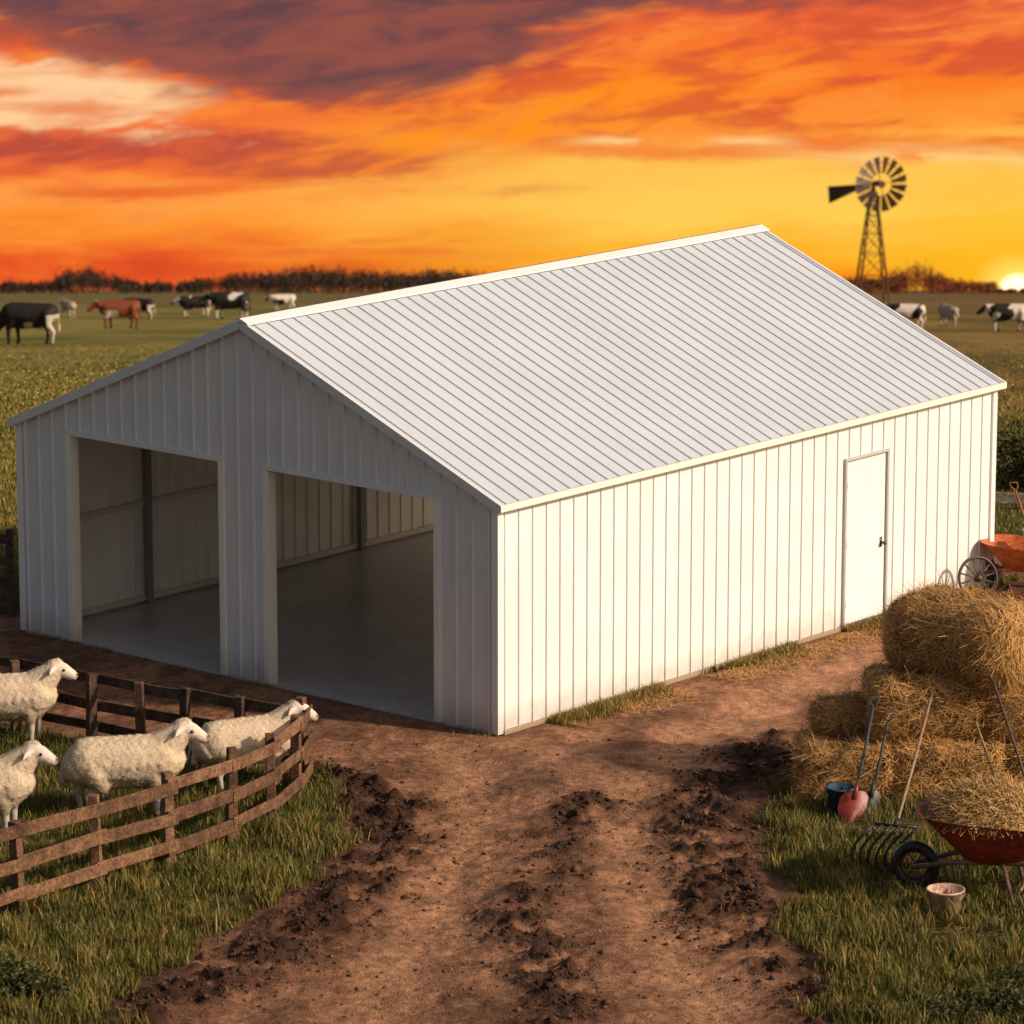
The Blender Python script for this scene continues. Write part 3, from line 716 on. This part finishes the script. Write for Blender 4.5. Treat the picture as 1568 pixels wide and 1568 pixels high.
def shovel(name,base,top,bcol,hcol,bw=.24,bh=.32):
    b=Vector(base);t=Vector(top);e=empty(name,base); u=(t-b).normalized(); s=Vector((1,.1,0)).normalized(); n=u.cross(s)
    mb=MB(); stick(mb,u*(bh*.8),t-b,.018,hcol)
    T=t-b; mb.tube([T,T+u*.05+s*.05,T+u*.12+s*.055,T+u*.12-s*.055,T+u*.05-s*.05,T],.011,hcol,6)
    mb.finish('handle',MD,e,True)
    mb=MB(); vs=[];rows=7;cols=7
    for j in range(rows):
        q=j/(rows-1); w=bw/2*min(1,(.25+1.6*q)) *(1-.25*max(0,q-.85)/.15)
        for i in range(cols):
            a=i/(cols-1)*2-1; vs.append(s*(a*w)+u*(bh*q)+n*(.05*a*a))
    fs=[(j*cols+i,j*cols+i+1,(j+1)*cols+i+1,(j+1)*cols+i) for j in range(rows-1) for i in range(cols-1)]
    o=len(vs); vs+= [v+n*.008 for v in vs]; fs+=[tuple(o+k for k in f[::-1]) for f in fs]
    mb.add(vs,fs,bcol); mb.tube([u*(bh*.75)+n*.01,u*(bh+.14)],[.03,.022],bcol,8); mb.finish('blade',MP,e,True); return e
shovel('shovel',(3.92,46.6,.02),(4.25,47.42,1.22),(.20,.025,.015),(.04,.05,.07),.34,.42)
shovel('shovel',(4.15,46.9,.02),(4.42,47.38,1.05),(.05,.05,.055),(.04,.04,.05))
def rake(name,base,top,hc):
    b=Vector(base);t=Vector(top);e=empty(name,base); mb=MB(); stick(mb,(0,0,0),t-b,.017,hc); mb.finish('handle',MD,e,True)
    mb=MB(); mb.beam((-.2,0,0),(.2,.03,0),.02,.025,(.05,.05,.05))
    for i in range(10): mb.tube([(-.19+.042*i,.003*i,0),(-.19+.042*i,-.01,-.08)],.005,(.05,.05,.05),5)
    mb.finish('head',MM,e,True); return e
rake('rake',(5.75,46.4,.09),(5.45,47.35,1.05),(.35,.22,.11))
rake('rake',(6.1,46.2,.09),(5.62,47.5,1.62),(.09,.06,.05))
shovel('shovel',(7.05,58.9,.02),(6.82,59.35,1.15),(.05,.05,.05),(.10,.06,.04))
shovel('shovel',(7.75,59.3,.02),(7.35,59.5,1.3),(.4,.1,.03),(.30,.10,.04))
e=empty('wagon_wheel',(6.66,58.0,.33)); mb=MB(); ax=Vector((.35,-.90,.25)).normalized()
mb.ring((0,0,0),ax,.30,.024,(.07,.055,.05),36,6); a_=ax.orthogonal().normalized();b_=ax.cross(a_)
for k in range(12):
    t=2*pi*k/12; mb.tube([ax*.02,(a_*math.cos(t)+b_*math.sin(t))*.29],.012,(.09,.07,.06),5)
mb.tube([ax*-.05,ax*.07],[.05,.04],(.09,.08,.07),10); mb.finish('spoked_rim',MM,e,True)

# ------------------------------------------------------------ shrubs
MLF=material('leaves',rough=.6,amt=0,bump=0,spec=.3)
def shrub(name,x,y,rx,ry,h,n,leaf,c0=(.03,.038,.010),c1=(.11,.11,.028)):
    k=max(6,n//260); cx=rng.normal(0,.42,k)*rx;cy=rng.normal(0,.42,k)*ry;cz=rng.uniform(.2,.85,k)*h
    w=rng.integers(0,k,n); P=np.stack([cx[w],cy[w],cz[w]],1)+rng.normal(0,1,(n,3))*np.array([rx,ry,h])*.15
    P[:,2]=np.abs(P[:,2]); d=rng.normal(size=(n,3));d/=np.linalg.norm(d,axis=1)[:,None]; q=np.cross(d,rng.normal(size=(n,3)));q/=np.linalg.norm(q,axis=1)[:,None]
    s=rng.uniform(.6,1.4,n)[:,None]*leaf
    V=np.stack([P-d*s,P+q*s*.4,P+d*s,P-q*s*.4],1).reshape(-1,3); F=np.arange(n)[:,None]*4+np.array([[0,1,2,3]])
    t=(rng.random(n)*.5+.5*P[:,2]/h)*(.5+rng.random(k)[w]); t=np.clip(t,0,1)[:,None]; C=np.array(c0)*(1-t)+np.array(c1)*t
    e=empty(name,(x,y,gz(x,y))); np_mesh('foliage',V,F,np.repeat(C,4,0),MLF,parent=e)
    mb=MB()
    for i in range(k): mb.tube([(cx[i]*.2,cy[i]*.2,0),(cx[i]*.7,cy[i]*.7,cz[i]*.6),(cx[i],cy[i],cz[i])],[.015,.01,.004],(.07,.045,.03),5)
    mb.finish('stems',MD,e)
shrub('shrub',8.3,65.8,1.3,.6,1.05,5200,.045)
shrub('shrub',-5.0,40.25,.6,.4,.42,2600,.03)
shrub('shrub',4.6,39.7,1.2,.35,.3,3000,.028,(.02,.024,.008),(.07,.07,.018))
shrub('shrub',6.0,40.3,.9,.4,.34,2600,.028,(.02,.024,.008),(.07,.07,.018))

# ------------------------------------------------------------ distant trees
n_t=1100; V_,F_,C_=[],[],[];off=0
tx=rng.uniform(-420,420,n_t); ty=rng.uniform(1900,2300,n_t)
for i,(x,y) in enumerate(zip(tx,ty)):
    px=x/y*2000
    big=float(fbm(np.array([px*.03]),np.array([1.]),5,3)[0])
    h=4.2+4.5*max(0,(big-.42))*3.0*rng.uniform(.6,1.2)+rng.uniform(0,1.8)
    h+=6.*math.exp(-((px+213)/9)**2)*rng.uniform(.4,1)+6.*math.exp(-((px-197)/11)**2)*rng.uniform(.5,1)+2.5*math.exp(-((px+45)/45)**2)*rng.uniform(.3,1)
    if abs(px-246)<11: h*=.36
    r=h*rng.uniform(.45,.8); n=int(80+h*12)
    k=7; cc=rng.normal(0,.42,(k,3))*np.array([r,r,h*.3])+np.array([0,0,h*.58]); w=rng.integers(0,k,n)
    P=cc[w]+rng.normal(0,1,(n,3))*np.array([r,r,h])*.17; P[:,2]=np.clip(np.abs(P[:,2]),0,h*1.15)
    d=rng.normal(size=(n,3))*rng.uniform(.2,.6,n)[:,None]; q=rng.normal(size=(n,3))*.4
    z=-SL*(y-72)
    V=np.stack([P-d,P+q,P+d],1)+np.array([x,y,z])
    t=np.clip((px-90)/120,0,1); col=np.array([.040,.020,.011])*(1-t)+np.array([.20,.045,.008])*t  # trees further right carry the sunset glow in their leaf colour
    addb(V.reshape(-1,3),np.arange(n)[:,None]*3+np.array([[0,1,2]]),np.repeat(col[None]*rng.uniform(.5,1.5,(n,1)),3,0))
    T=np.array([[x-.2,y,z-1],[x+.2,y,z-1],[x,y,z+h]]); addb(T,np.array([[0,1,2]]),np.tile([[.03,.015,.01]],(3,1)))
    if i%9==0 and px>120 and abs(px-246)>14:
        for b in range(10):
            a=rng.normal(0,.5); hh=h*rng.uniform(1.2,1.7); x2=x+a*hh*.6; T=np.array([[x-.12,y,z+h*.3],[x+.12,y,z+h*.3],[x2,y,z+hh]]); addb(T,np.array([[0,1,2]]),np.tile([[.10,.03,.01]],(3,1)))
np_mesh('distant_tree_line',np.concatenate(V_),np.concatenate(F_),np.concatenate(C_),MLF)

# ------------------------------------------------------------ windmill
wx,wy=52.4,600.; e=empty('windmill',(wx,wy,gz(wx,wy)),.1)
RC=(.12,.048,.018); mb=MB(); HT=17.0
def leg(sx,sy,q): w=2.3*(1-q)+.42*q; return Vector((sx*w,sy*w,HT*.97*q))
cor=[(-1,-1),(1,-1),(1,1),(-1,1)]
for sx,sy in cor: mb.beam(leg(sx,sy,-.01),leg(sx,sy,1),.24,.24,RC,t=.75)
lv=[0,.24,.45,.63,.79,.92]
for i,q in enumerate(lv):
    for k in range(4):
        a,b=cor[k],cor[(k+1)%4]
        if i>0: mb.beam(leg(*a,q),leg(*b,q),.12,.12,RC)
        if i<len(lv)-1:
            mb.beam(leg(*a,q),leg(*b,lv[i+1]),.075,.075,RC); mb.beam(leg(*b,q),leg(*a,lv[i+1]),.075,.075,RC)
mb.box((-.7,-.7,HT*.93),(.7,.7,HT*.945),RC)
mb.finish('tower',MP,e)
mb=MB(); hub=Vector((.9,-1.0,HT+.7)); ax=Vector((.22,-1,.0)).normalized(); a_=Vector((0,0,1));b_=ax.cross(a_).normalized()
for k in range(16):
    t=2*pi*(k+.5)/16; d=a_*math.cos(t)+b_*math.sin(t); s=(-a_*math.sin(t)+b_*math.cos(t)); tw=(s*.96+ax*.28)
    mb.add([hub+d*1.7-tw*.24,hub+d*1.7+tw*.24,hub+d*4.0+tw*.60,hub+d*4.0-tw*.60],[(0,1,2,3)],(.07,.028,.012))
    if k%4==0: mb.beam(hub,hub+d*3.9,.08,.08,RC)
mb.ring(hub,ax,1.7,.05,RC,36,5); mb.ring(hub,ax,3.2,.05,RC,36,5); mb.tube([hub-ax*-.35,hub-ax*1.6],[.55,.4],RC,12)
mb.finish('wheel',MP,e)
mb=MB(); q=Vector((0,0,HT+.3)); mb.beam(q+Vector((0,0,.3)),q+Vector((-3.0,.6,0)),.16,.2,RC)
mb.add([q+Vector((-1.4,.4,.25)),q+Vector((-1.4,.4,-.25)),q+Vector((-6.3,1.1,-2.6)),q+Vector((-6.5,1.1,-.1))],[(0,1,2,3)],(.05,.02,.01)); mb.tube([(0,0,HT*.93),(0,0,HT+1.0)],.3,RC)
mb.finish('tail_vane',MP,e)

# ------------------------------------------------------------ sky backdrop (sunset clouds) : part of a huge dome
SAZ,SEL=math.radians(110),math.radians(30)
R=9000.; na_,ne_=96,40; V=[];F=[]
for j in range(ne_+1):
    el=math.radians(-18+46*j/ne_)
    for i in range(na_+1):
        az=math.radians(-55+110*i/na_); V.append((R*math.sin(az),R*math.cos(az),R*math.tan(el)))
for j in range(ne_):
    for i in range(na_): a=j*(na_+1)+i; F.append((a,a+na_+1,a+na_+2,a+1))
ms=bpy.data.materials.new('sunset_sky'); ms.use_nodes=True; T=NT(ms.node_tree); T.n.clear()
skyob=np_mesh('sky',np.array(V),np.array(F),None,ms,True); skyob.location=(0,0,13.7)
tc=T.n.new('ShaderNodeTexCoord').outputs['Object']; sp=T.n.new('ShaderNodeSeparateXYZ'); T.l.new(tc,sp.inputs[0]); dx,dy,dz=sp.outputs
hh=T.m('SQRT',T.m('MAXIMUM',T.m('ADD',T.m('MULTIPLY',dx,dx),T.m('MULTIPLY',dy,dy)),.0001))
A=T.m('ARCTAN2',dx,dy); V=T.m('ADD',T.m('DIVIDE',dz,hh),SL)
s=T.m('DIVIDE',A,.124); t=T.m('MINIMUM',T.m('DIVIDE',V,.0705),14.)
sh=T.m('SUBTRACT',t,T.m('MULTIPLY',s,.22))
vec=T.comb(s,T.m('MULTIPLY',t,1.9),1.3)
na=T.noise(vec,1.6,6,.56,.4); nb=T.noise(T.comb(T.m('MULTIPLY',s,1.3),T.m('MULTIPLY',t,4.8),4.7),2.0,6,.58,.3); nc=T.noise(T.comb(s,T.m('MULTIPLY',sh,2.4),8.1),4.6,6,.60,.5)
nA=T.m('SUBTRACT',na,.5); nB=T.m('SUBTRACT',nb,.5); nC=T.m('SUBTRACT',nc,.5)
tt=T.m('ADD',t,T.m('ADD',T.m('MULTIPLY',nA,.35),T.m('MULTIPLY',nB,.32)))
Lr=T.ramp(T.m('MULTIPLY',tt,.8),[(0,(.62,.055,.018)),(.07,(.82,.10,.018)),(.16,(1.,.28,.03)),(.25,(1.,.34,.06)),(.33,(.92,.15,.03)),(.6,(.88,.17,.035)),(.8,(.7,.12,.05)),(1,(.5,.1,.06))])
Rr=T.ramp(T.m('MULTIPLY',tt,.8),[(0,(1.,.28,.010)),(.08,(1.,.45,.022)),(.22,(1.,.62,.09)),(.32,(1.,.56,.09)),(.42,(1.,.32,.04)),(.56,(.98,.20,.018)),(.72,(.88,.14,.035)),(1,(.6,.12,.06))])
c=T.mix(T.mr(s,-.75,.35),Lr,Rr)
def gauss(x,mu,sg): 
    q=T.m('DIVIDE',T.m('SUBTRACT',x,mu),sg); return T.m('EXPONENT',T.m('MULTIPLY',T.m('MULTIPLY',q,q),-1.))
def mul(*a):
    r=a[0]
    for b in a[1:]: r=T.m('MULTIPLY',r,b)
    return r
up=T.mr(t,.42,.62)
c=T.mix(mul(T.mr(T.m('ADD',nc,T.m('MULTIPLY',nA,.6)),.46,.62),up,.75),c,(.64,.080,.035))
c=T.mix(mul(T.mr(T.m('SUBTRACT',nc,T.m('MULTIPLY',nB,.5)),.50,.34),up,.55),c,(1.,.31,.045))
band=mul(gauss(T.m('ADD',t,T.m('MULTIPLY',s,.12)),.42,.12),T.mr(s,.30,-.40)); 
f=T.mr(T.m('ADD',band,T.m('ADD',T.m('MULTIPLY',nB,1.5),T.m('MULTIPLY',nC,1.0))),.30,.95)
c=T.mix(T.m('MULTIPLY',f,.9),c,T.mix(T.mr(nc,.4,.62),(.78,.13,.045),(.48,.072,.045)))
band=mul(gauss(T.m('SUBTRACT',t,T.m('MULTIPLY',s,.03)),.47,.055),T.mr(s,-.2,.2))
f=T.mr(T.m('ADD',band,T.m('ADD',T.m('MULTIPLY',nB,1.4),T.m('MULTIPLY',nC,.7))),.45,.95); c=T.mix(T.m('MULTIPLY',f,.75),c,(.88,.17,.03))
f=T.m('MULTIPLY',gauss(s,-.02,.42),gauss(T.m('SUBTRACT',t,T.m('MULTIPLY',s,.35)),.58,.10)); c=T.mix(mul(f,T.mr(nC,.08,-.08,.35,1.)),c,(1.,.29,.010))
f=mul(gauss(T.m('ADD',t,T.m('MULTIPLY',nB,.14)),.510,.022),T.mr(s,.05,.22),T.mr(s,.6,.45),T.mr(nc,.38,.55)); c=T.mix(T.m('MULTIPLY',f,.95),c,(1.,.62,.24))
f=mul(gauss(T.m('ADD',t,T.m('MULTIPLY',nB,.14)),.465,.03),T.mr(s,.35,.8),T.mr(nc,.36,.52)); c=T.mix(T.m('MULTIPLY',f,.9),c,(1.,.65,.22))
f=mul(T.mr(nb,.50,.64),T.mr(t,.06,.14),T.mr(t,.42,.3),T.mr(s,.2,-.3)); c=T.mix(T.m('MULTIPLY',f,.7),c,(.80,.13,.025))
e_=T.m('MULTIPLY',gauss(s,-.88,.40),gauss(T.m('ADD',t,T.m('MULTIPLY',T.m('ADD',s,.85),.14)),.67,.145))
f=T.mr(T.m('ADD',e_,T.m('ADD',T.m('MULTIPLY',nA,1.0),T.m('MULTIPLY',nC,1.3))),.36,.66); cream=T.mix(T.mr(nb,.42,.62),(1.,.62,.32),(.86,.27,.11)); c=T.mix(f,c,cream)
bd=T.m('SUBTRACT',.98,T.m('MULTIPLY',gauss(s,-.36,.48),.36)); bd=T.m('ADD',bd,T.m('MULTIPLY',T.mr(s,.3,1.),.10))
f=T.mr(T.m('SUBTRACT',T.m('ADD',t,T.m('ADD',T.m('MULTIPLY',nA,.38),T.m('MULTIPLY',nC,.32))),bd),-.10,.09)
pur=T.mix(T.mr(nc,.34,.66),(.135,.058,.068),(.31,.085,.062)); rim=T.mix(T.mr(f,.1,.9),(.70,.10,.03),pur)
hi=T.mr(t,1.4,4.5); rim=T.mix(hi,rim,(.34,.26,.28)); c=T.mix(f,c,rim)
r2=T.m('SQRT',T.m('ADD',T.m('POWER',T.m('SUBTRACT',s,.985),2.),T.m('POWER',T.m('MULTIPLY',T.m('SUBTRACT',t,.015),.66),2.)))
c=T.mix(T.mr(r2,.42,.0,0.,.8),c,(1.,.52,.015)); c=T.mix(T.mr(r2,.10,.03,0.,.9),c,(1.1,.78,.12)); c=T.mix(T.mr(r2,.042,.024),c,(2.0,1.7,.9))
c=T.mix(T.mr(V,-.002,-.02),c,(.06,.04,.02))
c=T.mix(T.mr(T.m('ABSOLUTE',A),.45,.93),c,(.34,.30,.32))
em=T.n.new('ShaderNodeEmission'); T.l.new(c,em.inputs[0]); em.inputs[1].default_value=1.
o=T.n.new('ShaderNodeOutputMaterial'); T.l.new(em.outputs[0],o.inputs[0])
try: ms.cycles.emission_sampling='NONE'
except Exception as ex: print(ex)

w=bpy.data.worlds.new('World'); scn.world=w; w.use_nodes=True; T=NT(w.node_tree); T.n.clear()
sky=T.n.new('ShaderNodeTexSky'); sky.sky_type='NISHITA'; sky.sun_disc=False; sky.sun_elevation=SEL; sky.sun_rotation=SAZ; sky.dust_density=3.5; sky.ozone_density=.6; sky.air_density=1.
b1=T.n.new('ShaderNodeBackground'); T.l.new(T.mix(1.,sky.outputs[0],(1.,.92,.82),'MULTIPLY'),b1.inputs[0]); b1.inputs[1].default_value=.092
o=T.n.new('ShaderNodeOutputWorld'); T.l.new(b1.outputs[0],o.inputs[0])

sl=bpy.data.lights.new('sun','SUN'); sl.energy=4.0; sl.angle=math.radians(2.); sl.color=(1.,.84,.66)
so=bpy.data.objects.new('sun',sl); COL.objects.link(so)
dv=Vector((math.sin(SAZ)*math.cos(SEL),math.cos(SAZ)*math.cos(SEL),math.sin(SEL))); so.rotation_euler=(-dv).to_track_quat('-Z','Y').to_euler(); so.location=dv*60

# ------------------------------------------------------------ camera
cd=bpy.data.cameras.new('camera'); co=bpy.data.objects.new('camera',cd); COL.objects.link(co)
cd.sensor_width=36; cd.lens=36*6376/1568; cd.clip_start=.5; cd.clip_end=20000
co.location=(0,0,13.7); co.rotation_euler=(math.radians(90-12.07),0,0)
cd.dof.use_dof=True; cd.dof.focus_distance=52; cd.dof.aperture_fstop=2.8
scn.camera=co
scn.view_settings.view_transform='Standard'; scn.view_settings.look='None'; scn.view_settings.exposure=0; scn.view_settings.gamma=1
